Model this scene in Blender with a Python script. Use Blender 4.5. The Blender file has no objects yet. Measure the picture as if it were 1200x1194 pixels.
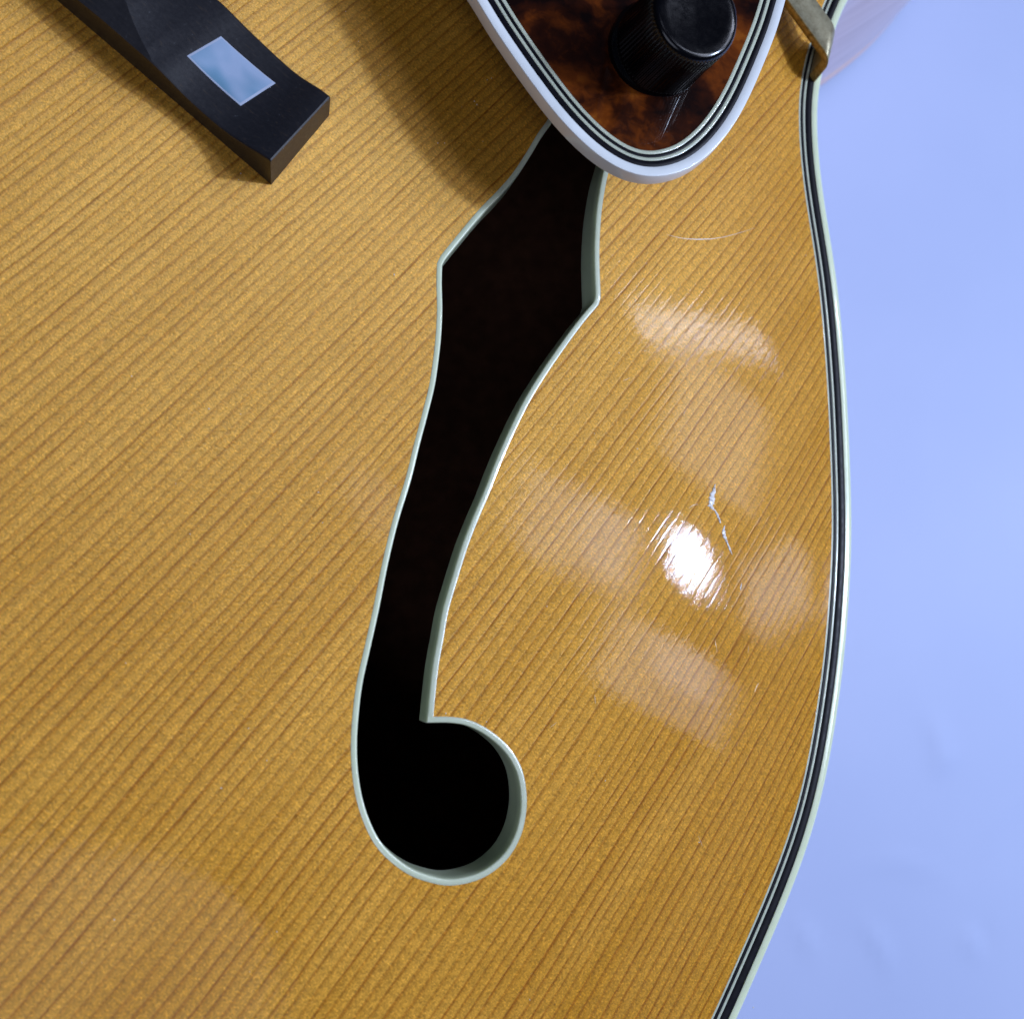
import bpy, bmesh, math, random
import numpy as np
from mathutils import Matrix, Vector
from mathutils.geometry import delaunay_2d_cdt

random.seed(7); rng = np.random.default_rng(7)
S = 0.001                                   # everything is laid out in millimetres
C = bpy.context.scene.collection
scn = bpy.context.scene

# ------------------------------------------------------------------ camera
F, CX, CY, H = 1178.0, 600.0, 597.0, 150.0  # focal length in photo pixels, photo centre, camera height in mm
_d = np.array([337 - CX, -(800 - CY), -F]); _d /= np.linalg.norm(_d)
_up = -_d
_r = np.array([1.0, 0, 0]); _r -= _up * _r.dot(_up); _r /= np.linalg.norm(_r)
_y = np.cross(_up, _r)
M = np.array([_r, _y, _up])                 # camera axes -> world
CAM = np.array([0, 0, H])
cam_data = bpy.data.cameras.new('camera'); cam = bpy.data.objects.new('camera', cam_data); C.objects.link(cam)
cam.matrix_world = Matrix.Translation(Vector(CAM * S)) @ Matrix(M.tolist()).to_4x4()
cam_data.sensor_width = 36; cam_data.sensor_fit = 'HORIZONTAL'; cam_data.lens = 36 * F / 1200
cam_data.clip_start = 0.005; cam_data.clip_end = 50
cam_data.dof.use_dof = True; cam_data.dof.focus_distance = 0.168; cam_data.dof.aperture_fstop = 21
scn.camera = cam

# ------------------------------------------------------------------ light
world = bpy.data.worlds.new('World'); scn.world = world; world.use_nodes = True
bg = world.node_tree.nodes['Background']
bg.inputs[0].default_value = (0.42, 0.56, 1.0, 1); bg.inputs[1].default_value = 0.045

def area(name, pos, target, w, h, power, col, shape='RECTANGLE'):
    l = bpy.data.lights.new(name, 'AREA'); l.shape = shape; l.size = w * S; l.size_y = h * S
    l.energy = power * 1.0; l.color = col
    o = bpy.data.objects.new(name, l); C.objects.link(o)
    o.location = Vector(pos) * S
    o.rotation_euler = (Vector(target) - Vector(pos)).to_track_quat('-Z', 'Y').to_euler()
    return o

scn.view_settings.view_transform = 'Standard'; scn.view_settings.look = 'None'
scn.view_settings.exposure = -0.24; scn.view_settings.gamma = 1.0
scn.render.resolution_x = 1024; scn.render.resolution_y = 1018
try:
    scn.cycles.max_bounces = 6
except Exception: pass

# ------------------------------------------------------------------ projections
def ray(px, py): return M @ np.array([px - CX, -(py - CY), -F])
def P(px, py, z):
    w = ray(px, py); return CAM + w * ((z - H) / w[2])
def Pplane(px, py, n, p0):
    w = ray(px, py); return CAM + w * (np.dot(np.array(p0) - CAM, n) / np.dot(w, n))

GA = math.radians(50.56)                    # grain direction
U = np.array([math.cos(GA), math.sin(GA)]); V = np.array([math.sin(GA), -math.cos(GA)])
def uv(p): return np.array([np.dot(p[:2], U), np.dot(p[:2], V)])
def xy(u, v): return U * u + V * v

def crom(pts, n=8, closed=False):
    pts = [np.array(p, float) for p in pts]; out = []; L = len(pts)
    rngk = range(L) if closed else range(L - 1)
    for i in rngk:
        if closed: a, b, c, d = pts[(i-1) % L], pts[i], pts[(i+1) % L], pts[(i+2) % L]
        else: a, b, c, d = pts[max(i-1, 0)], pts[i], pts[i+1], pts[min(i+2, L-1)]
        ta, tb = 0.0, np.linalg.norm(b-a)**.5 + 1e-9
        tc = tb + np.linalg.norm(c-b)**.5 + 1e-9; td = tc + np.linalg.norm(d-c)**.5 + 1e-9
        if np.allclose(a, b): a = b - (c - b); tb = np.linalg.norm(b-a)**.5; tc = tb + np.linalg.norm(c-b)**.5; td = tc + np.linalg.norm(d-c)**.5 + 1e-9
        if np.allclose(c, d): d = c + (c - b); td = tc + np.linalg.norm(d-c)**.5
        for k in range(n):
            t = tb + (tc - tb) * k / n
            A1 = (tb-t)/(tb-ta)*a + (t-ta)/(tb-ta)*b; A2 = (tc-t)/(tc-tb)*b + (t-tb)/(tc-tb)*c; A3 = (td-t)/(td-tc)*c + (t-tc)/(td-tc)*d
            B1 = (tc-t)/(tc-ta)*A1 + (t-ta)/(tc-ta)*A2; B2 = (td-t)/(td-tb)*A2 + (t-tb)/(td-tb)*A3
            out.append((tc-t)/(tc-tb)*B1 + (t-tb)/(tc-tb)*B2)
    if not closed: out.append(pts[-1])
    return np.array(out)
def resample(pts, step, closed=False):
    pts = np.array(pts); q = np.vstack([pts, pts[:1]]) if closed else pts
    s = np.concatenate([[0], np.cumsum(np.linalg.norm(np.diff(q, axis=0), axis=1))])
    n = max(2, int(round(s[-1] / step)))
    t = np.linspace(0, s[-1], n + 1)
    r = np.stack([np.interp(t, s, q[:, k]) for k in range(q.shape[1])], 1)
    return r[:-1] if closed else r
def smooth(pts, it, closed=True):
    p = np.array(pts)
    for _ in range(it):
        if closed: p = .25*np.roll(p, 1, 0) + .5*p + .25*np.roll(p, -1, 0)
        else: p[1:-1] = .25*p[:-2] + .5*p[1:-1] + .25*p[2:]
    return p
def offset(pts, dist):                      # closed polyline, positive = to the left of travel
    p = np.array(pts)[:, :2]
    t = np.roll(p, -1, 0) - np.roll(p, 1, 0); t /= np.linalg.norm(t, axis=1)[:, None]
    n = np.stack([-t[:, 1], t[:, 0]], 1)
    return p + n * dist
def signed_area(p): return .5 * np.sum(p[:, 0]*np.roll(p[:, 1], -1) - np.roll(p[:, 0], -1)*p[:, 1])
def inside(poly, q):
    x, y = q[:, 0], q[:, 1]; r = np.zeros(len(q), bool); a = poly; b = np.roll(poly, -1, 0)
    for (x1, y1), (x2, y2) in zip(a, b):
        if y1 == y2: continue
        c = ((y1 > y) != (y2 > y)) & (x < (x2-x1)*(y-y1)/(y2-y1) + x1); r ^= c
    return r
def dist_poly(poly, q):
    a = poly; b = np.roll(poly, -1, 0); best = np.full(len(q), 1e9)
    for s, e in zip(a, b):
        ab = e - s; t = np.clip(((q - s) @ ab) / (ab @ ab), 0, 1)
        dd = q - (s + t[:, None]*ab); best = np.minimum(best, (dd**2).sum(1))
    return np.sqrt(best)

# ------------------------------------------------------------------ body outline (edge of the top)
ZE = -17.0
edge_px = [(990,0),(975,45),(964,78),(958,104),(957,134),(961,199),(968,247),(977,300),(984,352),(989,411),(993,464),(996.7,549),(998.3,594),(998.3,647),
           (996,690),(992.7,738),(989.5,776),(982.8,824),(977.9,860),(970.3,902),(959,952),(948,989),(932.5,1031),(911.5,1084),(889,1134),(864,1193)]
tr = [uv(P(x, y, ZE)) for x, y in edge_px]
V0 = -122.0
lo_u, lo_v = tr[-1]; hi_u, hi_v = tr[0]
tail = [(lo_u-22, lo_v+2.2), (lo_u-48, lo_v-1), (lo_u-85, lo_v-14), (lo_u-125, lo_v-42), (lo_u-158, lo_v-85), (lo_u-177, lo_v-140), (lo_u-184, V0)]
head = [(hi_u+18, hi_v-.5), (hi_u+45, hi_v+6), (hi_u+80, hi_v+12), (hi_u+115, hi_v+9), (hi_u+150, hi_v-8), (hi_u+178, hi_v-40), (hi_u+192, hi_v-80), (hi_u+196, V0)]
half = head[::-1] + [tuple(t) for t in tr] + tail
half = half[:]                                # from the neck end to the tail end
other = [(u, 2*V0 - v) for u, v in half[1:-1]][::-1]
ol_uv = crom(half + other, 10, True)
OUT = np.array([xy(u, v) for u, v in ol_uv]); OUT = resample(OUT, 2.0, True); OUT = smooth(OUT, 14)
OUTS = 0.45
if signed_area(OUT) < 0: OUT = OUT[::-1]      # counter-clockwise: left = inwards
OUT = offset(OUT, -OUTS)

# arching as a function of the distance from the edge
_dd = np.linspace(0, 260, 1041)
_sl = np.where(_dd < 3.5, 0, np.tan(np.radians(17.8)) * np.where(_dd < 5.2, np.clip((_dd-3.5)/1.7, 0, 1),
      (1 - np.clip((_dd-5.2)/142, 0, 1))**2.0))
_hh = np.concatenate([[0], np.cumsum(_sl[:-1]*np.diff(_dd))])
ARCH = _hh[-1]
OUTC = OUT[::2]
def top_z(q):
    q = np.atleast_2d(q)[:, :2]
    d = dist_poly(OUTC, q); d = np.where(inside(OUTC, q), d, 0)
    return ZE + np.interp(d, _dd, _hh)
ZT = ZE + ARCH
def onto_top(px):                             # photo points -> points on the arched top
    z = np.full(len(px), ZE + ARCH*.6); W = np.array([ray(*p) for p in px])
    for _ in range(25):
        q = CAM + W * ((z - H) / W[:, 2])[:, None]; z = .4*z + .6*top_z(q)
    return CAM + W * ((z - H) / W[:, 2])[:, None]
def top_n(p):
    e = .5; p = np.atleast_2d(p)[:, :2]
    zx = (top_z(p+[e, 0]) - top_z(p-[e, 0]))/(2*e); zy = (top_z(p+[0, e]) - top_z(p-[0, e]))/(2*e)
    n = np.stack([-zx, -zy, np.ones(len(p))], 1); return n/np.linalg.norm(n, axis=1)[:, None]

# ------------------------------------------------------------------ lamps: one bright lamp to the right, dim panels added for soft reflections and fill
def mirror_dir(px, py):
    p = onto_top([(px, py)])[0]; n = top_n(p)[0]; v = CAM - p; v /= np.linalg.norm(v)
    return p, 2*n.dot(v)*n - v
hp, hl = mirror_dir(808, 655)
KEY = hp + hl * 650
print('KEY dir', hl, 'normal', top_n(hp)[0], 'ARCH top z', ZT)
area('key_lamp', KEY, hp, 44, 50, 3.55, (0.60, 0.73, 1.0))
def panel(name, c, a, b, dist, power, col=(.74, .80, 1.0), shape='RECTANGLE'):
    """an added dim panel, aimed to mirror as a soft patch in the lacquer: c centre, a and b where its two half-axes end"""
    P3 = []
    for q in (c, a, b):
        p, l = mirror_dir(*q); P3.append(p + l*dist)
    x = P3[1]-P3[0]; y = P3[2]-P3[0]; p = mirror_dir(*c)[0]
    zz = P3[0]-p; zz /= np.linalg.norm(zz); x -= zz*x.dot(zz); y -= zz*y.dot(zz)
    wx = np.linalg.norm(x); x /= wx; wy = np.linalg.norm(np.cross(x, y)); y = np.cross(zz, x)
    print(name, c, 'size', round(2*wx), round(2*wy))
    l = bpy.data.lights.new(name, 'AREA'); l.shape = shape; l.size = 2*wx*S; l.size_y = 2*wy*S
    l.energy = power * 2.5 * 4*wx*wy/1e5; l.color = col
    o = bpy.data.objects.new(name, l); C.objects.link(o)
    o.matrix_world = Matrix.Translation(Vector(P3[0]*S)) @ Matrix(np.array([x, y, zz]).T.tolist()).to_4x4()
panel('reflection_panel', (826, 390), (900, 404), (829, 377), 1300, 6.0)
panel('reflection_panel', (790, 378), (835, 390), (792, 368), 1100, 3.0)
panel('reflection_panel', (838, 505), (890, 545), (815, 560), 1300, 1.3)
panel('reflection_panel', (680, 622), (745, 655), (665, 672), 1300, 1.6)
panel('reflection_panel', (716, 636), (745, 655), (700, 668), 1100, 1.3)
panel('reflection_panel', (910, 690), (945, 672), (922, 728), 1300, 2.2)
panel('reflection_panel', (780, 796), (850, 832), (765, 836), 1300, 1.5)
panel('reflection_panel', (800, 785), (835, 800), (792, 808), 1100, 1.5)
panel('reflection_panel', (30, 1230), (320, 1230), (30, 970), 1500, .36, shape='ELLIPSE')
panel('reflection_panel', (440, 590), (458, 565), (455, 640), 1400, .5, shape='ELLIPSE')

# ------------------------------------------------------------------ material helpers
class NT:
    def __init__(s, name):
        s.m = bpy.data.materials.new(name); s.m.use_nodes = True; s.t = s.m.node_tree
        s.b = s.t.nodes['Principled BSDF']
    def n(s, typ, **kw):
        o = s.t.nodes.new(typ)
        for k, v in kw.items():
            if k == 'inp':
                for i, x in v.items():
                    if hasattr(x, 'links') or isinstance(x, bpy.types.NodeSocket): s.t.links.new(x, o.inputs[i])
                    else: o.inputs[i].default_value = x
            else: setattr(o, k, v)
        return o
    def math(s, op, a, b=0.0, c=None):
        d = {0: a, 1: b}
        if c is not None: d[2] = c
        return s.n('ShaderNodeMath', operation=op, inp=d).outputs[0]
    def noise(s, vec, scale, detail=2, rough=.5, dist=0, dim='3D'):
        o = s.n('ShaderNodeTexNoise', noise_dimensions=dim)
        o.inputs['Scale'].default_value = scale; o.inputs['Detail'].default_value = detail
        o.inputs['Roughness'].default_value = rough; o.inputs['Distortion'].default_value = dist
        if dim == '1D': s.t.links.new(vec, o.inputs['W'])
        else: s.t.links.new(vec, o.inputs['Vector'])
        return o.outputs[0]
    def ramp(s, fac, stops):
        o = s.n('ShaderNodeValToRGB'); cr = o.color_ramp
        while len(cr.elements) < len(stops): cr.elements.new(.5)
        for e, (p, c) in zip(cr.elements, stops): e.position = p; e.color = (*c, 1) if len(c) == 3 else c
        s.t.links.new(fac, o.inputs[0]); return o.outputs[0]
    def mix(s, fac, a, b, mode='MIX'):
        o = s.n('ShaderNodeMix', data_type='RGBA', blend_type=mode)
        for i, x in ((0, fac), (6, a), (7, b)):
            if isinstance(x, bpy.types.NodeSocket): s.t.links.new(x, o.inputs[i])
            elif i == 0: o.inputs[0].default_value = x
            else: o.inputs[i].default_value = (*x, 1)
        return o.outputs[2]
    def mapr(s, x, a, b, c, d):
        o = s.n('ShaderNodeMapRange'); s.t.links.new(x, o.inputs[0])
        for i, q in enumerate((a, b, c, d)): o.inputs[i+1].default_value = q
        return o.outputs[0]
    def coords(s, rotz=0, scale=1000, sc=(1, 1, 1)):
        tc = s.n('ShaderNodeTexCoord')
        mp = s.n('ShaderNodeMapping', vector_type='POINT'); s.t.links.new(tc.outputs['Object'], mp.inputs[0])
        mp.inputs['Rotation'].default_value = (0, 0, rotz); mp.inputs['Scale'].default_value = (scale, scale, scale)
        if sc != (1, 1, 1):
            m2 = s.n('ShaderNodeMapping'); s.t.links.new(mp.outputs[0], m2.inputs[0]); m2.inputs['Scale'].default_value = sc
            return m2.outputs[0]
        return mp.outputs[0]
    def set(s, **kw):
        for k, v in kw.items():
            i = s.b.inputs[k.replace('_', ' ')]
            if isinstance(v, bpy.types.NodeSocket): s.t.links.new(v, i)
            else: i.default_value = (*v, 1) if isinstance(v, tuple) and len(v) == 3 else v
    def bump(s, h, dist, strength=1, prev=None):
        o = s.n('ShaderNodeBump'); o.inputs['Distance'].default_value = dist; o.inputs['Strength'].default_value = strength
        s.t.links.new(h, o.inputs['Height'])
        if prev is not None: s.t.links.new(prev, o.inputs['Normal'])
        return o.outputs[0]

_p = onto_top([(400, 230)])[0]; _v = (CAM-_p)/np.linalg.norm(CAM-_p); _l = (KEY-_p)/np.linalg.norm(KEY-_p); _h = _v+_l; _h /= _h[2]
_n = top_n(_p)[0]; _n = _n/_n[2]; TILT = tuple(_h-_n); print('TILT', TILT)
def spruce():
    w = NT('spruce'); c = w.coords(rotz=-GA)      # x along the grain, y across, in mm
    sep = w.n('ShaderNodeSeparateXYZ'); w.t.links.new(c, sep.inputs[0]); X, Y = sep.outputs[0], sep.outputs[1]
    def stretched(sx, sy):
        m = w.n('ShaderNodeMapping'); w.t.links.new(c, m.inputs[0]); m.inputs['Scale'].default_value = (sx, sy, 0); return m.outputs[0]
    Y = w.math('ADD', Y, w.math('MULTIPLY', w.math('MULTIPLY', w.math('ADD', X, -60.0), w.math('ADD', Y, -10.0)), .001))   # rings spread slightly
    wav = w.noise(stretched(.006, .02), 1, 2, .5)
    wav2 = w.noise(stretched(.10, .20), 1, 2, .6)
    y2 = w.math('ADD', w.math('MULTIPLY_ADD', wav, 5.0, Y), w.math('MULTIPLY', wav2, .35))
    n1 = w.noise(y2, .09, 1, .5, dim='1D')
    t = w.math('MULTIPLY_ADD', n1, 2.0, w.math('MULTIPLY', y2, .60))
    fr = w.math('FRACT', t); idx = w.math('FLOOR', t)
    wn = w.n('ShaderNodeTexWhiteNoise', noise_dimensions='1D'); w.t.links.new(idx, wn.inputs['W'])
    prof = w.ramp(fr, [(0, (.22,)*3), (.06, (0,)*3), (.35, (.08,)*3), (.66, (.30,)*3), (.82, (.9,)*3), (.92, (.9,)*3), (1, (.22,)*3)])
    streak = w.noise(stretched(.12, 2.6), 1, 3, .6)
    amp = w.math('MULTIPLY', w.mapr(wn.outputs[0], 0, 1, .60, 1.05), w.mapr(streak, .3, .7, .55, 1.15))
    line = w.math('MULTIPLY', prof, amp)
    big = w.math('MULTIPLY_ADD', w.noise(c, .016, 3, .55), .6, w.math('MULTIPLY', w.noise(stretched(.006, .11), 1, 3, .6), .4))
    base = w.mix(w.mapr(big, .38, .62, 0, 1), (0.53, .238, .017), (0.67, .330, .044))
    dark = (0.29, .085, .004)
    col = w.mix(line, base, dark)
    silk = w.noise(stretched(2.6, 1.3), 1, 4, .7)
    fine = w.noise(stretched(2.3, 2.5), 1, 3, .8)
    mott = w.noise(stretched(.7, .45), 1, 3, .6)
    hatch = w.noise(stretched(5.5, .45), 1, 3, .6)
    hm = w.mapr(w.noise(c, .03, 1, .5), .45, .62, .25, 1.0)
    k = w.math('MULTIPLY', w.mapr(silk, .3, .7, .76, 1.24), w.mapr(fine, .3, .7, .60, 1.38))
    k = w.math('MULTIPLY', k, w.mapr(mott, .3, .7, .86, 1.13))
    hk = w.math('MULTIPLY_ADD', w.math('SUBTRACT', hatch, .5), w.math('MULTIPLY', hm, .75), 1.0)
    k = w.math('MULTIPLY', k, hk)
    glint = w.mapr(w.noise(stretched(3.2, 2.4), 1, 2, .6), .58, .68, 0, .55)  # golden sheen glints painted as bright specks in the base colour
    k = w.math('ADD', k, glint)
    kk = w.n('ShaderNodeCombineColor')
    for i in range(3): w.t.links.new(k, kk.inputs[i])
    col = w.mix(1.0, col, kk.outputs[0], 'MULTIPLY')
    # minute pores
    vor = w.n('ShaderNodeTexVoronoi'); w.t.links.new(c, vor.inputs['Vector']); vor.inputs['Scale'].default_value = .07
    pit = w.mapr(vor.outputs['Distance'], .006, .016, .8, 0)
    col = w.mix(pit, col, (.16, .07, .02))
    w.set(Base_Color=col, Roughness=w.mapr(fine, .3, .7, .44, .34), Coat_Weight=.20, Coat_Roughness=.035, Coat_IOR=1.5, Specular_IOR_Level=.9, Specular_Tint=(1, .80, .38))
    # wood fibres rise slightly out of the surface (run-out), so the satin sheen of the wood sits away from the lacquer's highlight
    geo = w.n('ShaderNodeNewGeometry'); va = w.n('ShaderNodeVectorMath', operation='ADD'); w.t.links.new(geo.outputs['Normal'], va.inputs[0]); va.inputs[1].default_value = TILT
    vn = w.n('ShaderNodeVectorMath', operation='NORMALIZE'); w.t.links.new(va.outputs[0], vn.inputs[0])
    nb = w.bump(w.math('ADD', w.math('MULTIPLY', line, .6), w.math('MULTIPLY', w.math('ADD', fine, silk), 1.0)), .00012, .8, prev=vn.outputs[0])
    w.set(Normal=nb)
    peel = w.noise(stretched(.5, .9), 1, 2, .5)
    tiny = w.noise(stretched(.28, 3.5), 1, 3, .65)
    hgt = w.math('MULTIPLY_ADD', line, -.8, w.math('MULTIPLY_ADD', peel, 1.0, w.math('MULTIPLY', tiny, .8)))
    w.set(Coat_Normal=w.bump(hgt, .00002, .55))
    return w.m

def plain(name, col, rough=.35, coat=0.0, var=.06, spec=.5, metal=0.0, nscale=.25, speck=0.0, bumpd=0.0):
    w = NT(name); c = w.coords()
    n = w.noise(c, nscale, 4, .6)
    f = w.mapr(n, .3, .7, 0, 1)
    a = tuple(x*(1-var) for x in col); b = tuple(min(1, x*(1+var)) for x in col)
    out = w.mix(f, a, b)
    if speck:
        s = w.noise(c, 1.6, 3, .7); out = w.mix(w.mapr(s, .66, .74, 0, speck), out, tuple(x*.35 for x in col))
    w.set(Base_Color=out, Roughness=w.mapr(w.noise(c, .9, 3, .6), .3, .7, rough*.8, rough*1.2), Coat_Weight=coat, Coat_Roughness=.06, Specular_IOR_Level=spec, Metallic=metal)
    if bumpd: w.set(Normal=w.bump(w.noise(c, 2.0, 4, .6), bumpd, .6))
    return w.m

m_wood = spruce()
m_ivory = plain('ivory_celluloid', (.64, .71, .50), .22, .5, .05, speck=.25)
m_ivory.node_tree.nodes['Principled BSDF'].inputs['Subsurface Weight'].default_value = .6
m_ivory.node_tree.nodes['Principled BSDF'].inputs['Subsurface Radius'].default_value = (1, 1, .8)
m_ivory.node_tree.nodes['Principled BSDF'].inputs['Subsurface Scale'].default_value = .0022
m_white = plain('white_celluloid', (.76, .80, .82), .2, .6, .04)
m_black = plain('black_celluloid', (.004, .004, .007), .45, 0, .2, spec=.18)
m_dark = plain('shaded_interior_wood', (.085, .036, .02), .8, 0, .3, spec=.1)  # wood coloured dark to stand in for the shade inside the body

def maple():
    w = NT('maple'); c = w.coords(rotz=-GA)
    m = w.n('ShaderNodeMapping'); w.t.links.new(c, m.inputs[0]); m.inputs['Scale'].default_value = (.02, .02, .28)
    n = w.noise(m.outputs[0], 1, 4, .6)
    w.set(Base_Color=w.ramp(n, [(.3, (.42, .26, .24)), (.5, (.55, .38, .36)), (.7, (.66, .49, .47))]), Roughness=.3, Coat_Weight=.6)
    return w.m
m_maple = maple()

def paper():
    w = NT('backdrop_paper'); c = w.coords()
    n = w.noise(c, .012, 3, .5); f = w.mapr(n, .3, .7, 0, 1)
    w.set(Base_Color=w.mix(f, (.38, .455, .70), (.41, .485, .73)), Roughness=.55, Specular_IOR_Level=.3)
    return w.m

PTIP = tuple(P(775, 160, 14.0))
def tortoise():
    w = NT('tortoiseshell_celluloid'); c = w.coords()
    n = w.noise(c, .075, 3, .5, .8); n2 = w.noise(c, .45, 3, .6, .6)
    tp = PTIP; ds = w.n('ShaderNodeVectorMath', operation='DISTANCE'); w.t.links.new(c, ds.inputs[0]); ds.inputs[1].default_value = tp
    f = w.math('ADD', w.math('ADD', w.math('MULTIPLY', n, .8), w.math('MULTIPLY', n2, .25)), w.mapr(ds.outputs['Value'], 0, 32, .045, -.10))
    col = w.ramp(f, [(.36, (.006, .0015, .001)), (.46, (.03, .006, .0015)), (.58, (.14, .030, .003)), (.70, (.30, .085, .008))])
    w.set(Base_Color=col, Roughness=.3, Specular_IOR_Level=.15, Coat_Weight=.45, Coat_Roughness=.03)
    return w.m

def ebony():
    w = NT('ebony'); c = w.coords(rotz=math.pi/2-GA, sc=(.5, 4, 4))
    n = w.noise(c, .6, 4, .6); sp = w.noise(w.coords(), 1.5, 3, .7)
    col = w.ramp(n, [(.3, (.010, .010, .013)), (.6, (.013, .013, .017)), (.75, (.035, .026, .02))])
    col = w.mix(w.mapr(sp, .68, .75, 0, .5), col, (.10, .11, .13))
    w.set(Base_Color=col, Roughness=w.mapr(sp, .3, .7, .38, .5), Specular_IOR_Level=.55, Normal=w.bump(n, .00004, .5))
    return w.m

def pearl():
    w = NT('mother_of_pearl'); c = w.coords(rotz=.6)
    n = w.noise(c, .085, 2, .5, .6)
    w.set(Base_Color=w.ramp(n, [(.36, (.12, .27, .40)), (.5, (.20, .34, .50)), (.64, (.34, .44, .62))]), Roughness=.22, Coat_Weight=1, Coat_Roughness=.05)
    return w.m

# ------------------------------------------------------------------ mesh helpers
def mobj(name, verts, faces, mat, parent=None, sm=True, loc=None, mats=None, fm=None):
    me = bpy.data.meshes.new(name); me.from_pydata([tuple(np.array(v)*S) for v in verts], [], faces)
    for m_ in ([mat] if mats is None else mats): me.materials.append(m_)
    if fm is not None: me.polygons.foreach_set('material_index', fm)
    me.polygons.foreach_set('use_smooth', [sm]*len(me.polygons)); me.update()
    o = bpy.data.objects.new(name, me); C.objects.link(o)
    if parent is not None: o.parent = parent
    return o
def sharp(o, ang=35):
    me = o.data; bm = bmesh.new(); bm.from_mesh(me)
    for e in bm.edges:
        if len(e.link_faces) == 2 and e.calc_face_angle(0) > math.radians(ang): e.smooth = False
    bm.to_mesh(me); bm.free()
def fixn(o):
    bm = bmesh.new(); bm.from_mesh(o.data); bmesh.ops.remove_doubles(bm, verts=bm.verts, dist=1e-7)
    bmesh.ops.recalc_face_normals(bm, faces=bm.faces); bm.to_mesh(o.data); bm.free()
def sweep(rows, closed_rows=True, closed_prof=False):
    """rows: list of profiles (each a list of 3-D points) -> verts, faces"""
    n = len(rows); k = len(rows[0]); v = [p for r in rows for p in r]; f = []
    for i in range(n if closed_rows else n-1):
        j = (i+1) % n
        for a in range(k if closed_prof else k-1):
            b = (a+1) % k; f.append((i*k+a, j*k+a, j*k+b, i*k+b))
    return v, f

root = bpy.data.objects.new('archtop_guitar', None); C.objects.link(root)
root['label'] = 'blonde archtop guitar with bound f-hole, black bridge and tortoiseshell pickguard on a pale blue sheet'
root['category'] = 'guitar'

# ------------------------------------------------------------------ backdrop sheet
ZP = ZE - 88
def build_sheet():
    fine_x = np.arange(-20, 300, 2.5); fine_y = np.arange(-130, 260, 2.5)
    xs = np.concatenate([[-1500, -700, -300, -120], fine_x, [360, 600, 1000, 1500]])
    ys = np.concatenate([[-1500, -800, -350, -190], fine_y, [330, 600, 1000, 1500]])
    X, Y = np.meshgrid(xs, ys, indexing='ij'); Z = np.full(X.shape, ZP)
    Z += .35*np.sin(X/61+Y/83) + .22*np.sin(X/27-Y/39+1)
    for (px, py, ang, L, Wd, a) in [(945,1100,62,5,1.5,.55),(1030,1108,60,7,1.6,.6),(1100,868,80,7,3.5,.55),(1140,1106,50,5,2,.45),(1155,1100,85,5,1.5,-.3),(1010,770,-25,14,2,.25),(1060,1010,10,14,2.5,.25),(1170,960,-50,10,2,.2),(1108,890,-20,5,2,.3)]:
        p = P(px, py, ZP); a_ = math.radians(-ang)
        dx, dy = X-p[0], Y-p[1]; s = dx*math.cos(a_)+dy*math.sin(a_); t = -dx*math.sin(a_)+dy*math.cos(a_) + .015*s*s
        Z += 1.0*a*np.exp(-(s/L)**2)*np.exp(-(t/Wd)**2)
    v = np.stack([X, Y, Z], -1).reshape(-1, 3); ny = len(ys)
    f = [(i*ny+j, (i+1)*ny+j, (i+1)*ny+j+1, i*ny+j+1) for i in range(len(xs)-1) for j in range(ny-1)]
    o = mobj('backdrop_sheet', v, f, paper()); o['kind'] = 'structure'
build_sheet()

# ------------------------------------------------------------------ f-hole outline (edge of the wood)
fh_seg = [  # smooth runs between sharp corners, photo pixels
 [(650,122),(642,140),(630.6,156),(618,177),(600.5,203.5),(583,223.6),(563,244),(542.7,267.6),(526,288),(516.5,300),(512,309)],
 [(512,309),(511.4,330),(512,363),(510.6,393),(507.6,420.7),(503,451),(495,483.5),(485,521),(475.4,560),(460,610),(447.7,660.5),(437.7,710.8),(427.6,756),(417.6,801),
  (412.8,840.7),(411,874.6),(412.8,908.5),(418.4,940),(427.5,967),(441,992),(461.4,1012.6),(481.8,1026),(503,1033.5),(524.7,1037.4),(550,1034),(572,1025),(594.8,1005.8),(609.5,981),
  (616.3,953.8),(617,929),(611.8,901.8),(599.4,879),(581.3,861),(563,849),(545,842),(525,839.5),(507.8,839.5)],
 [(507.8,839.5),(510.5,811),(514.3,778.6),(519.3,751),(525.6,715.8),(535.7,680.6),(548.2,640.4),(560.8,607.7),(574,577),(585.5,547),(601,511),(620.7,471),(640.8,438.3),(663.4,405.6),(686,375.5),(701,358)],
 [(701,358),(703.5,351),(703.6,340),(703,325),(702.4,295),(703.6,265),(706,240),(712.3,205),(722,170),(724,140),(712,112),(690,102),(665,107),(650,122)]]
fpx = []
FH = np.vstack([resample(onto_top([tuple(p) for p in crom(sg, 6)])[:, :2], .7)[:-1] for sg in fh_seg])
if signed_area(FH) < 0: FH = FH[::-1]          # CCW: left = into the hole

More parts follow.
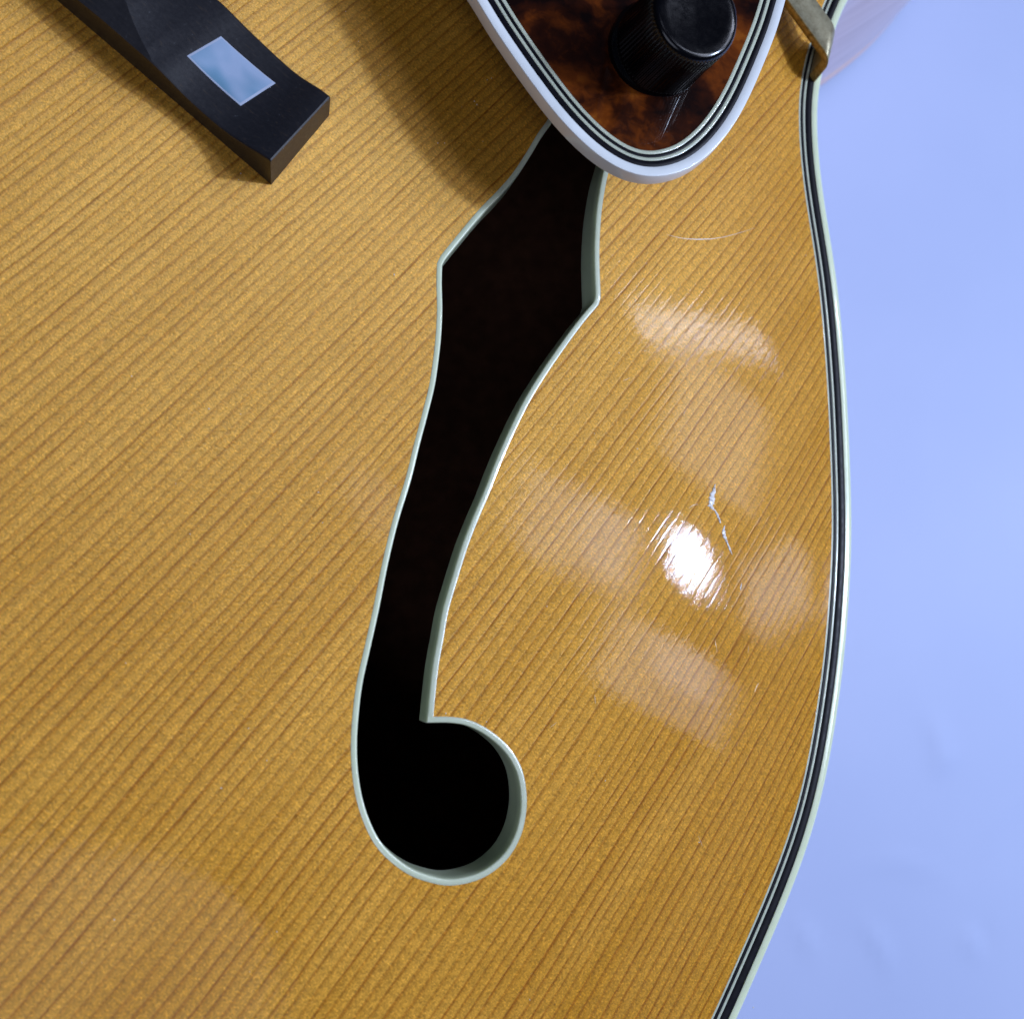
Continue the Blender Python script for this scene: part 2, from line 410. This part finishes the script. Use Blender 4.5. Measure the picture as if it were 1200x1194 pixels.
# ------------------------------------------------------------------ the top
BW = [.40, .58, .46, 1.40, 1.75]               # edge strips, from the wood outwards
TOTAL = sum(BW)
def build_top():
    inner = offset(OUT, TOTAL)
    g1x, g1y = np.meshgrid(np.arange(-70, 150, 1.3), np.arange(-85, 190, 1.3)); g1 = np.stack([g1x.ravel(), g1y.ravel()], 1)
    g2x, g2y = np.meshgrid(np.arange(-420, 420, 7.), np.arange(-420, 480, 7.)); g2 = np.stack([g2x.ravel(), g2y.ravel()], 1)
    g2 = g2[(g2[:, 0] < -70) | (g2[:, 0] > 150) | (g2[:, 1] < -85) | (g2[:, 1] > 190)]
    g1 = g1 + rng.uniform(-.15, .15, g1.shape)
    g = np.vstack([g1, g2]); g = g[inside(inner, g)]; d1 = dist_poly(inner, g); g = g[d1 > .7]
    near = (g[:, 0] > FH[:, 0].min()-3) & (g[:, 0] < FH[:, 0].max()+3) & (g[:, 1] > FH[:, 1].min()-3) & (g[:, 1] < FH[:, 1].max()+3)
    bad = np.zeros(len(g), bool); gn = g[near]; bad[near] = inside(FH, gn) | (dist_poly(FH, gn) < .5); g = g[~bad]
    pts = np.vstack([inner, FH, g]); a, b = len(inner), len(FH)
    edges = [(i, (i+1) % a) for i in range(a)] + [(a+i, a+(i+1) % b) for i in range(b)]
    vs, es, fs, *_ = delaunay_2d_cdt([Vector(p) for p in pts], edges, [], 0, 1e-5)
    vs = np.array([tuple(v) for v in vs]); fs = np.array([tuple(f) for f in fs if len(f) == 3])
    c = vs[fs].mean(1); keep = inside(inner, c)
    nr = (c[:, 0] > FH[:, 0].min()) & (c[:, 0] < FH[:, 0].max()) & (c[:, 1] > FH[:, 1].min()) & (c[:, 1] < FH[:, 1].max())
    k2 = np.ones(len(c), bool); k2[nr] = ~inside(FH, c[nr]); fs = fs[keep & k2]
    z = top_z(vs)
    e1 = vs[fs[:, 1]]-vs[fs[:, 0]]; e2 = vs[fs[:, 2]]-vs[fs[:, 0]]; flip = (e1[:, 0]*e2[:, 1]-e1[:, 1]*e2[:, 0]) < 0
    fs[flip] = fs[flip][:, ::-1]
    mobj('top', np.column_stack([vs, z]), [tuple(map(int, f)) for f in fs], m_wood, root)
build_top()

# ------------------------------------------------------------------ bindings of the edge
def strip_rows(pts, o0, o1, depth, ch=.05, proud=0.0):
    A = offset(pts, o0); B = offset(pts, o1); rows = []
    za = top_z(A); zb = top_z(B)
    for p, q, z0, z1 in zip(A, B, za, zb):
        dv = (q-p); L = np.linalg.norm(dv); dv = dv/L
        pt = lambda s, z: (*(p+dv*s), z + proud + z0 + (z1-z0)*s/L)
        rows.append([pt(0.002, -depth), pt(0.002, -ch), pt(ch, 0), pt(L-ch, 0), pt(L-.002, -ch), pt(L-.002, -depth)])
    return rows
names = ['binding_strip']*4
offs = np.cumsum([0]+BW[::-1])                  # from the outline inwards
eb_rows = []
A = OUT; n_out = offset(OUT, -1) - OUT
z_ = ZE
for p, n in zip(OUT, n_out):
    r = 1.2; row = []
    w_in = BW[4]
    row.append((*(p - n*(w_in-.002)), z_-1.2)); row.append((*(p - n*(w_in-.002)), z_-.05)); row.append((*(p - n*(w_in-.05)), z_+.02))
    for a in np.linspace(90, 0, 6):
        row.append((*(p - n*(r - r*math.cos(math.radians(a)))), z_+.02 - r + r*math.sin(math.radians(a))))
    row.append((*p, z_-6.5)); row.append((*(p-n*.4), z_-6.5))
    eb_rows.append(row)
v, f = sweep(eb_rows); edge = mobj('edge_binding', v, f, m_ivory, root); fixn(edge); sharp(edge, 40)
for k, (mt, lab) in enumerate([(m_black, 'wide black binding line'), (m_ivory, 'thin ivory binding line'), (m_black, 'thin black binding line'), (m_ivory, 'thin ivory line next to the wood')]):
    v, f = sweep(strip_rows(OUT, offs[k+1], offs[k+2], 1.0, proud=[.0, .012, .0, .012][k]))
    o = mobj('binding_line', v, f, mt, edge); o['label'] = lab; fixn(o); sharp(o, 50)

# sides, back and inside in the painted shade colour
rows = []
for p, n in zip(OUT, n_out):
    q = p - n*.15
    rows.append([(*q, ZE-6.5), (*q, ZE-30), (*q, ZE-55), (*q, ZE-78)])
v, f = sweep(rows); o = mobj('side', v, f, m_maple, root); fixn(o)
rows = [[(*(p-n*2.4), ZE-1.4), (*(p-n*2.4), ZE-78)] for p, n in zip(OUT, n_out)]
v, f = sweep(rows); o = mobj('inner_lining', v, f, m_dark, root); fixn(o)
rows = [[(*(p-n*.4), ZE-78), (*p, ZE-78), (*p, ZE-84), (*(p-n*.8), ZE-85)] for p, n in zip(OUT, n_out)]
v, f = sweep(rows); o = mobj('back_binding', v, f, m_maple, root); fixn(o)
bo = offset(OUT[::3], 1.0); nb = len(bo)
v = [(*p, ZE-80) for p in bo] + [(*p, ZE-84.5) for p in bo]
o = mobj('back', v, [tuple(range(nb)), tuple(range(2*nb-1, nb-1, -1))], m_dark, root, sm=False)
# underside of the top in the painted shade colour, following the arch
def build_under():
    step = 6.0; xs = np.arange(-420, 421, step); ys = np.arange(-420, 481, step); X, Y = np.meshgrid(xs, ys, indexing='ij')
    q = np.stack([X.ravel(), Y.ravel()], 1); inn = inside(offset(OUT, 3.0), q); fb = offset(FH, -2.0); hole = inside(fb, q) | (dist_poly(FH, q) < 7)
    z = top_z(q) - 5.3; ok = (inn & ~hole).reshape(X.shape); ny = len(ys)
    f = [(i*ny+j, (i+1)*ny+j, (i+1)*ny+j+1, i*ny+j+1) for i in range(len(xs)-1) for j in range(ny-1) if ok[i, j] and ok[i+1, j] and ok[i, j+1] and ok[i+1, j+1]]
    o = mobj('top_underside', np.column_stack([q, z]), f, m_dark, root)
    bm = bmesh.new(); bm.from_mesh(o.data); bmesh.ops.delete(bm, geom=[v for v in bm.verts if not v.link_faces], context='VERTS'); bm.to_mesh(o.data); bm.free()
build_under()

# ------------------------------------------------------------------ f-hole binding
def build_fh():
    t1 = FH - np.roll(FH, 1, 0); t2 = np.roll(FH, -1, 0) - FH; t1 /= np.linalg.norm(t1, axis=1)[:, None]; t2 /= np.linalg.norm(t2, axis=1)[:, None]
    n1 = np.stack([-t1[:, 1], t1[:, 0]], 1); n2 = np.stack([-t2[:, 1], t2[:, 0]], 1); nin = n1+n2; nin /= np.linalg.norm(nin, axis=1)[:, None]
    nin = nin / np.clip((nin*n1).sum(1), .55, 1)[:, None]      # mitred corners
    # widen the mitre at corners a little and keep ring clean
    z = top_z(FH); N = top_n(FH); rows = []
    bwid = .92; th = 5.6
    for p, n, z0, N_ in zip(FH, nin, z, N):
        n3 = np.array([*n, 0]); k3 = np.linalg.norm(n3); n3 = n3 - N_*n3.dot(N_); n3 *= k3/np.linalg.norm(n3)
        b = np.array([*p, z0])
        pts = [b - N_*.6, b + N_*.03, b + n3*.05 + N_*.06, b + n3*(bwid-.22) + N_*.06, b + n3*(bwid-.07) + N_*.0, b + n3*bwid - N_*.16, b + n3*(bwid+.02) - N_*2.2, b + n3*bwid - N_*th, b - N_*th, b - n3*1.2 - N_*th]
        rows.append([tuple(q) for q in pts])
    v, f = sweep(rows); o = mobj('soundhole_binding', v, f, m_ivory, root); fixn(o); sharp(o, 50)
build_fh()

# ------------------------------------------------------------------ bridge
m_eb = ebony()
def build_bridge():
    br = bpy.data.objects.new('bridge', None); C.objects.link(br); br.parent = root
    b0 = P(66, 0, ZT); b1 = P(316.6, 214.5, ZT); b2 = P(384.6, 132, ZT)
    ax = (b0-b1)[:2]; ax /= np.linalg.norm(ax)      # along the bridge, towards the middle of the guitar
    sd = np.array([ax[1], -ax[0]]); 
    if np.dot((b2-b1)[:2], sd) < 0: sd = -sd
    Wd = np.dot((b2-b1)[:2], sd); skew = np.dot((b2-b1)[:2], ax)
    def on_plane(px, off):                        # photo point on the vertical plane 'off' mm from the near face -> (s, z)
        n = np.array([*sd, 0]); p0 = np.array([*(b1[:2]+sd*off), 0]); q = Pplane(*px, n, p0)
        return np.dot(q[:2]-b1[:2], ax), q[2]
    near = [on_plane(p, 0) for p in [(314,186),(294,175.5),(266,157),(240,135.5),(210,107.5),(192,88),(179,75),(156,56),(120,24),(90,0)]]
    far = [on_plane(p, Wd) for p in [(382.5,109),(366,100),(344,84),(320,62),(300,43),(280,24),(266,8),(256,0)]]
    print('bridge near', [(round(a,1), round(b,1)) for a, b in near]); print('far', [(round(a,1), round(b,1)) for a, b in far], 'W', Wd, skew)
    ns, nz = np.array(near).T; fs_, fz = np.array(far).T
    s_ridge = on_plane((179,72), 0)[0]
    ridge_px = [(178,70),(166,48),(156,26),(150,10),(147,0)]
    rs = []
    for k, px in enumerate(ridge_px):             # the ridge leaves the near face and climbs inwards
        z = [nz[6]+.12, nz[6]+.5, nz[6]+1.0, nz[6]+1.4, nz[6]+1.6][k]; q = P(*px, z)
        rs.append((np.dot(q[:2]-b1[:2], ax), max(0, np.dot(q[:2]-b1[:2], sd)), z))
    print('ridge', rs)
    rs = np.array(rs)
    sg = np.linspace(-6, 60, 265); ker = np.exp(-.5*(np.linspace(-4, 4, 33)/1.8)**2); ker /= ker.sum()
    def sm1(xs, ys): return np.convolve(np.interp(np.pad(sg, 0), xs, ys), ker, 'same')
    a0, a1 = nz[0], fz[0]; yy = sm1(ns, nz); zz = sm1(fs_, fz); m_ = (sg > -1.5) & (sg < 52); ns, nz, fs_, fz = sg[m_], yy[m_], sg[m_], zz[m_]
    smax = 62.0
    ss = np.concatenate([np.linspace(0, 44, 45), np.linspace(46, smax, 9)])
    rows = []
    for s in ss:
        nzv = np.interp(s, ns, nz); fzv = np.interp(s, fs_, fz, right=fz[-1])
        if s > fs_[-1]: fzv = fz[-1] + (s-fs_[-1])*.12
        if s <= rs[0, 0]: ro, rz = 0.25, nzv+.12
        else:
            ro = max(.25, np.interp(s, rs[:, 0], rs[:, 1])); rz = np.interp(s, rs[:, 0], rs[:, 2])
            if s > rs[-1, 0]: rz = rs[-1, 2] + (s-rs[-1, 0])*.12
        sk = skew * max(0, 1 - s/10)                # end cut is slightly off square
        base = b1[:2] + ax*s
        def pt(o, z, e=0): return (*(base + sd*o + ax*(sk*o/Wd)), z)
        z0 = ZT - .6
        top = [pt(ro + (Wd-.25-ro)*t, rz + (fzv-rz)*t) for t in (0, .25, .5, .75, 1)]
        rows.append([pt(0, z0), pt(0, (nzv+z0)/2), pt(0, nzv-.15), pt(.06, nzv)] + top + [pt(Wd, fzv-.2), pt(Wd, z0)])
    v, f = sweep(rows, closed_rows=False); k = len(rows[0])
    # rounded end face: slightly convex
    e = []
    r0 = rows[0]; c = []
    out = -ax
    def push(p, d): return (p[0]+out[0]*d, p[1]+out[1]*d, p[2])
    ring1 = [push(p, .22) for p in r0]
    zc = [p[2] for p in r0]; zlo, zhi = min(zc), max(zc)
    ring1 = [(p[0], p[1], p[2]-.18 if p[2] > ZT+2 else p[2]) for p in ring1]
    i1 = len(v); v += ring1
    for a in range(k-1): f.append((a, a+1, i1+a+1, i1+a))
    f.append(tuple(i1+a for a in range(k)))
    f.append(tuple((len(rows)-1)*k + a for a in range(k)))
    o = mobj('bridge_base', v, f, m_eb, br); fixn(o); sharp(o, 13)
    # pearl block let into the top face
    ip = [(219,66),(259,43),(323,98),(282,124.5)]
    zt = lambda s: np.interp(s, ns, nz)
    P3 = []
    def top_at(s, o_):
        nzv = np.interp(s, ns, nz)+.12; fzv = np.interp(s, fs_, fz); return nzv + (fzv-nzv)*np.clip((o_-.25)/(Wd-.5), 0, 1)
    def hit(px):
        z = ZT+6
        for _ in range(30):
            q = P(*px, z); s = np.dot(q[:2]-b1[:2], ax); o_ = np.dot(q[:2]-b1[:2], sd); z = .5*z + .5*top_at(s, o_)
        return q
    cs = [hit(p) for p in ip]
    n = 8; g = []
    for i in range(n+1):
        for j in range(n+1):
            gg = [0, .035, .2, .35, .5, .65, .8, .965, 1]; a, b = gg[i], gg[j]; p = (cs[0]*(1-a)+cs[1]*a)*(1-b) + (cs[3]*(1-a)+cs[2]*a)*b
            s = np.dot(p[:2]-b1[:2], ax); o_ = np.dot(p[:2]-b1[:2], sd); ed = min(i, j, n-i, n-j)
            g.append((p[0], p[1], top_at(s, o_) + (.14 if ed else .04)))
    F4 = [(i*(n+1)+j, (i+1)*(n+1)+j, (i+1)*(n+1)+j+1, i*(n+1)+j+1) for i in range(n) for j in range(n)]
    border = [(i, 0) for i in range(n)] + [(n, j) for j in range(n)] + [(n-i, n) for i in range(n)] + [(0, n-j) for j in range(n)]
    bi = [i*(n+1)+j for i, j in border]; st = len(g)
    for q in bi: p = g[q]; g.append((p[0], p[1], p[2]-.6))
    for a in range(len(bi)): b = (a+1) % len(bi); F4.append((bi[a], bi[b], st+b, st+a))
    fm = [1 if (i in (0, n-1) or j in (0, n-1)) and q < n*n else 0 for q, (i, j) in enumerate([(i, j) for i in range(n) for j in range(n)])] + [0]*len(bi)
    o = mobj('pearl_inlay', g, F4, None, br, mats=[pearl(), plain('pearl_lit_edge', (.42, .48, .62), .25, .8, .1)], fm=fm); fixn(o); sharp(o, 30)  # border faces painted lighter, as a chamfer catching light
    o['label'] = 'blue shimmering four-sided pearl inlay'
    # upper saddle block, carried on the base beyond the picture's edge
    def boxs(name, s0, s1, o0, o1, z0, z1, mat):
        c = [(s0,o0),(s1,o0),(s1,o1),(s0,o1)]; v = [(*(b1[:2]+ax*s+sd*o_), z) for z in (z0, z1) for s, o_ in c]
        ob = mobj(name, v, [(0,1,2,3),(4,5,6,7),(0,1,5,4),(1,2,6,5),(2,3,7,6),(3,0,4,7)], mat, br, sm=False); fixn(ob)
        md = ob.modifiers.new('b', 'BEVEL'); md.width = .0006; md.segments = 2
    boxs('saddle', 50, 110, 4.5, 10.5, ZT+12, ZT+22, m_eb)
    boxs('bridge_post', 56, 59, 6, 9, ZT+5, ZT+12.5, plain('nickel', (.6,.6,.58), .25, 0, .05, metal=1))
    boxs('bridge_foot', 61.5, 124, .5, Wd-.5, ZT-.5, ZT+9, m_eb)
build_bridge()

# ------------------------------------------------------------------ pickguard
npk = M @ np.array([600-200, 5.0, F]); npk /= np.linalg.norm(npk)   # the knob's shaft leans a little
npg = M @ np.array([600-310, 830-597.0, F]); npg /= np.linalg.norm(npg)
tip_z = 14.0
PG0 = P(760, 206, tip_z)
def build_pickguard():
    px = [(540,-29),(559,0),(575,27),(600.5,65),(625.6,100),(650.7,132.5),(676,160),(701,182),(726,197.5),(744,204.5),(762,207.3),(778,206.6),(793,203),(808,197.5),(820,190),
          (840,172.5),(860,146.7),(876.7,117),(893,80),(910,36.7),(920.7,0),(930,-36)]
    p2 = [tuple(p) for p in crom(px, 6)]
    pts = [Pplane(*p, npg, PG0) for p in p2]
    a = pts[0]; b = pts[-1]; d0 = (pts[0]-pts[3]); d0 /= np.linalg.norm(d0); d1 = (pts[-1]-pts[-4]); d1 /= np.linalg.norm(d1)
    ext = [b + d1*12, b + d1*30 + d0*4, b+d1*45+d0*16, a + d0*62, a + d0*45, a + d0*20]
    ex = crom([pts[-1]] + ext + [pts[0]], 10)
    allp = np.array(list(pts) + list(ex[1:-1]))
    e1 = np.array([1.0, 0, 0]); e1 -= npg*e1.dot(npg); e1 /= np.linalg.norm(e1); e2 = np.cross(npg, e1)
    to2 = lambda p: np.array([(p-PG0).dot(e1), (p-PG0).dot(e2)])
    q = np.array([to2(p) for p in allp]); q = resample(q, .8, True); q = smooth(q, 8)
    if signed_area(q) < 0: q = q[::-1]
    to3 = lambda p, h: tuple(PG0 + e1*p[0] + e2*p[1] + npg*h)
    W = [1.55, 1.0, .55, .55, .62]              # white, black, white, black, white inwards
    th = 2.5
    off = np.cumsum([0]+W)
    pg = bpy.data.objects.new('pickguard', None); C.objects.link(pg); pg.parent = root
    # plate
    inn = offset(q, off[-1]); n = len(inn)
    v = [to3(p, 0) for p in inn] + [to3(p, -th) for p in inn]
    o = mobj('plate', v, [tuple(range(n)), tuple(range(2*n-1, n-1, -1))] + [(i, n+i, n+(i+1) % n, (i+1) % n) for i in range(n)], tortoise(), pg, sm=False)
    for k in range(5):
        A = offset(q, off[k]); B = offset(q, off[k+1]); rows = []
        for a_, b_ in zip(A, B):
            dv = b_-a_; L = np.linalg.norm(dv); dv /= L
            if k == 0: prof = [(.002, -th), (.0, -th+.1), (0, -.12), (.035, -.035), (.12, 0), (L-.04, 0), (L, -.04), (L, -th)]
            else: prof = [(0.003, -th), (.003, -.04), (.04, 0), (L-.04, 0), (L, -.04), (L, -th)]
            rows.append([to3(a_+dv*s, h + (.01 if k % 2 else 0)) for s, h in prof])
        v, f = sweep(rows); o = mobj('binding_layer', v, f, [m_white, m_black, m_ivory, m_black, m_ivory][k], pg)
        o['label'] = ['wide white outer binding layer', 'wide black binding layer', 'outer thin ivory layer', 'thin black layer', 'inner thin ivory layer'][k]
        fixn(o); sharp(o, 50)
    # seams where the binding was glued
    # knob
    k1 = e1 - npk*e1.dot(npk); k1 /= np.linalg.norm(k1); k2 = np.cross(npk, k1)
    kc = Pplane(768, 62, npg, PG0) + npg*.2; ht = 13.2; nst = 288; rows = []
    R = 7.2
    prof = [(R+.6, -1.6, 0), (R+.85, .35, 0), (R+.75, .8, 0), (R+.35, 1.3, 0), (R+.2, 1.7, 0), (R+.35, 1.95, 1), (R+.28, 2.3, 1), (R+.1, 6, 1), (R-.12, ht-1.0, 1), (R-.2, ht-.7, .6), (R-.32, ht-.45, 0), (R-.5, ht-.18, 0), (R-.85, ht-.02, 0), (R-1.3, ht+.04, 0), (R-2.4, ht-.02, 0), (2.5, ht-.15, 0), (.02, ht-.2, 0)]
    for i in range(nst):
        a = 2*math.pi*i/nst; g = .17 * (1 if i % 4 in (0, 1) else 0)
        rows.append([tuple(kc + (k1*math.cos(a)+k2*math.sin(a))*(r_ - g*w) + npk*h) for r_, h, w in prof])
    v, f = sweep(rows)
    kb = mobj('knob', v, f, plain('black_plastic', (.002, .002, .003), .15, 0, .2, spec=.28, speck=0), pg); fixn(kb); sharp(kb, 40)
    kb['label'] = 'black knurled volume knob with a flat glossy top'
    return e1, e2
build_pickguard()

# ------------------------------------------------------------------ pickguard bracket over the edge
def build_bracket():
    zb = -10.0; t = 1.8
    a = P(915, -10, zb); b = P(974, 71, zb)
    d = (b-a); d[2] = 0; L = np.linalg.norm(d); d /= L
    wq = P(986, 22, zb) - P(974, 75, zb); wdir = np.array([wq[0], wq[1], 0]); wdir /= np.linalg.norm(wdir)
    if np.dot(wdir[:2], U) < 0: wdir = -wdir
    wd = 7.2
    path = []   # centre line of the outer surface (s, z), then bending down round the edge
    r = 2.6; s0 = L - r + .4
    for s in np.linspace(-45, s0, 12): path.append((s, zb - .0, 0, 1))
    for ang in np.linspace(8, 86, 12):
        x = math.radians(ang); path.append((s0 + r*math.sin(x), zb - r + r*math.cos(x), math.sin(x), math.cos(x)))
    for z in (6, 12, 18, 26): path.append((s0 + r + .15, zb - r - z, 1, 0))
    rows = []
    for s, z, nx, nz in path:
        bevel = .22
        def pt(w_, dep): return tuple(np.array([a[0], a[1], 0]) + d*(s - nx*dep) + wdir*w_ + np.array([0, 0, z - nz*dep]))
        rows.append([pt(bevel, 0), pt(wd/2, -.02), pt(wd-bevel, 0), pt(wd, bevel), pt(wd, t-bevel), pt(wd-bevel, t), pt(bevel, t), pt(0, t-bevel), pt(0, bevel)])
    v, f = sweep(rows, closed_rows=False, closed_prof=True)
    fm = []
    for i in range(len(rows)-1): fm += [0, 0, 1, 1, 1, 0, 1, 1, 1]
    k = 9; f.append(tuple(range(k))); f.append(tuple((len(rows)-1)*k+i for i in range(k))); fm += [1, 1]
    w = NT('worn_nickel'); c = w.coords(); n = w.noise(c, .5, 5, .7); sp = w.noise(c, 2.2, 4, .75)
    col = w.mix(w.mapr(n, .35, .65, 0, 1), (.24, .21, .13), (.40, .37, .25)); col = w.mix(w.mapr(sp, .6, .7, 0, .7), col, (.09, .07, .04))
    w.set(Base_Color=col, Metallic=.55, Roughness=w.mapr(sp, .3, .7, .35, .6), Normal=w.bump(sp, .00005, .6))
    w2 = NT('tarnished_brass'); c = w2.coords(); n = w2.noise(c, .9, 5, .75)
    w2.set(Base_Color=w2.ramp(n, [(.3, (.09, .06, .02)), (.5, (.36, .24, .07)), (.7, (.52, .40, .17))]), Metallic=.5, Roughness=.45, Normal=w2.bump(n, .00005, .6))
    o = mobj('pickguard_bracket', v, f, None, root, mats=[w.m, w2.m], fm=fm); sharp(o, 60)
build_bracket()

# ------------------------------------------------------------------ lacquer damage beside the highlight
m_chip = plain('cracked_lacquer', (.95, .93, .90), .10, 1.0, .2, nscale=2.0)
def ridge(px, widths, hgt, name='lacquer_chip', mat=None, label=None):
    c = onto_top([tuple(p) for p in crom(px, 6)]); N = top_n(c); n = len(c); ws = np.interp(np.linspace(0, 1, n), np.linspace(0, 1, len(widths)), widths)
    rows = []
    for i in range(n):
        t = c[min(i+1, n-1)] - c[max(i-1, 0)]; t /= np.linalg.norm(t); s = np.cross(N[i], t); j = rng.uniform(.75, 1.25); wd = ws[i]*j; jj = rng.uniform(-.15, .15)*wd
        h = hgt*1.9*min(1, wd/.25)*rng.uniform(.3, 1.4)
        rows.append([tuple(c[i] + s*(x*wd+jj) + N[i]*y) for x, y in [(-.5, -.03), (-.38, h*.6), (-.05+rng.uniform(-.2, .2), h), (.35, h*.5), (.5, -.03)]])
    v, f = sweep(rows, closed_rows=False); o = mobj(name, v, f, mat or m_chip, root, sm=False)
    if label: o['label'] = label
ridge([(838,567),(836,575),(834,585),(833,592),(837,598)], [.12,.7,1.25,1.1,.25], .16)
ridge([(837,597),(841,604),(844,613)], [.25,.5,.3], .12)
ridge([(849,616),(848,623),(850,631),(852,636)], [.15,.75,.6,.3], .14)
ridge([(852,636),(855,643),(858,650)], [.35,.4,.15], .10)
ridge([(869,683),(868,688),(868,692)], [.12,.35,.1], .08)
m_scr = plain('fine_scratch', (.66, .58, .50), .3, .3, .1)
ridge([(781,275),(800,279.5),(820,280.5),(842,279),(865,273.5),(884,267.5)], [.03,.14,.20,.13,.08,.03], .02, 'scratch', m_scr, 'thin curved scratch below the pickguard')
ridge([(807,596),(812,592),(818,591)], [.03,.09,.03], .02, 'scratch', m_scr)
ridge([(884,812),(886,806),(889,800)], [.03,.12,.03], .02, 'scratch', m_scr)

# ------------------------------------------------------------------ dust
def dust():
    v = []; f = []
    pts = [(576,92),(571,94),(556,119),(559,123),(521,168),(513,168),(541,126),(566,166),(561,176),(405,14),(455,89),(446,88),(420,49),(704,160),(803,13)]
    pts += [(rng.uniform(20, 960), rng.uniform(60, 1180)) for _ in range(60)]
    c = onto_top(pts[:-1]); 
    for p in c:
        if inside(FH, np.array([p[:2]]))[0]: continue
        r = rng.uniform(.05, .14); i = len(v)
        for k in range(6):
            a = k*math.pi/3 + rng.uniform(-.3, .3); q = r*rng.uniform(.5, 1.3); v.append((p[0]+q*math.cos(a), p[1]+q*math.sin(a), p[2]+.02))
        v.append((p[0], p[1], p[2]+.12)); f += [(i+k, i+(k+1) % 6, i+6) for k in range(6)]
    o = mobj('dust', v, f, plain('pale_dust', (.7, .66, .58), .8, 0, .1), root, sm=False); o['kind'] = 'stuff'
dust()

for k in range(9):
    x, y = rng.uniform(640, 940), rng.uniform(420, 980); a = rng.uniform(0, math.pi); L = rng.uniform(5, 16)
    ridge([(x, y), (x+L*.5*math.cos(a)+rng.uniform(-1.5, 1.5), y+L*.5*math.sin(a)+rng.uniform(-1.5, 1.5)), (x+L*math.cos(a), y+L*math.sin(a))], [.02, .06, .02], .012, 'scratch', m_scr)
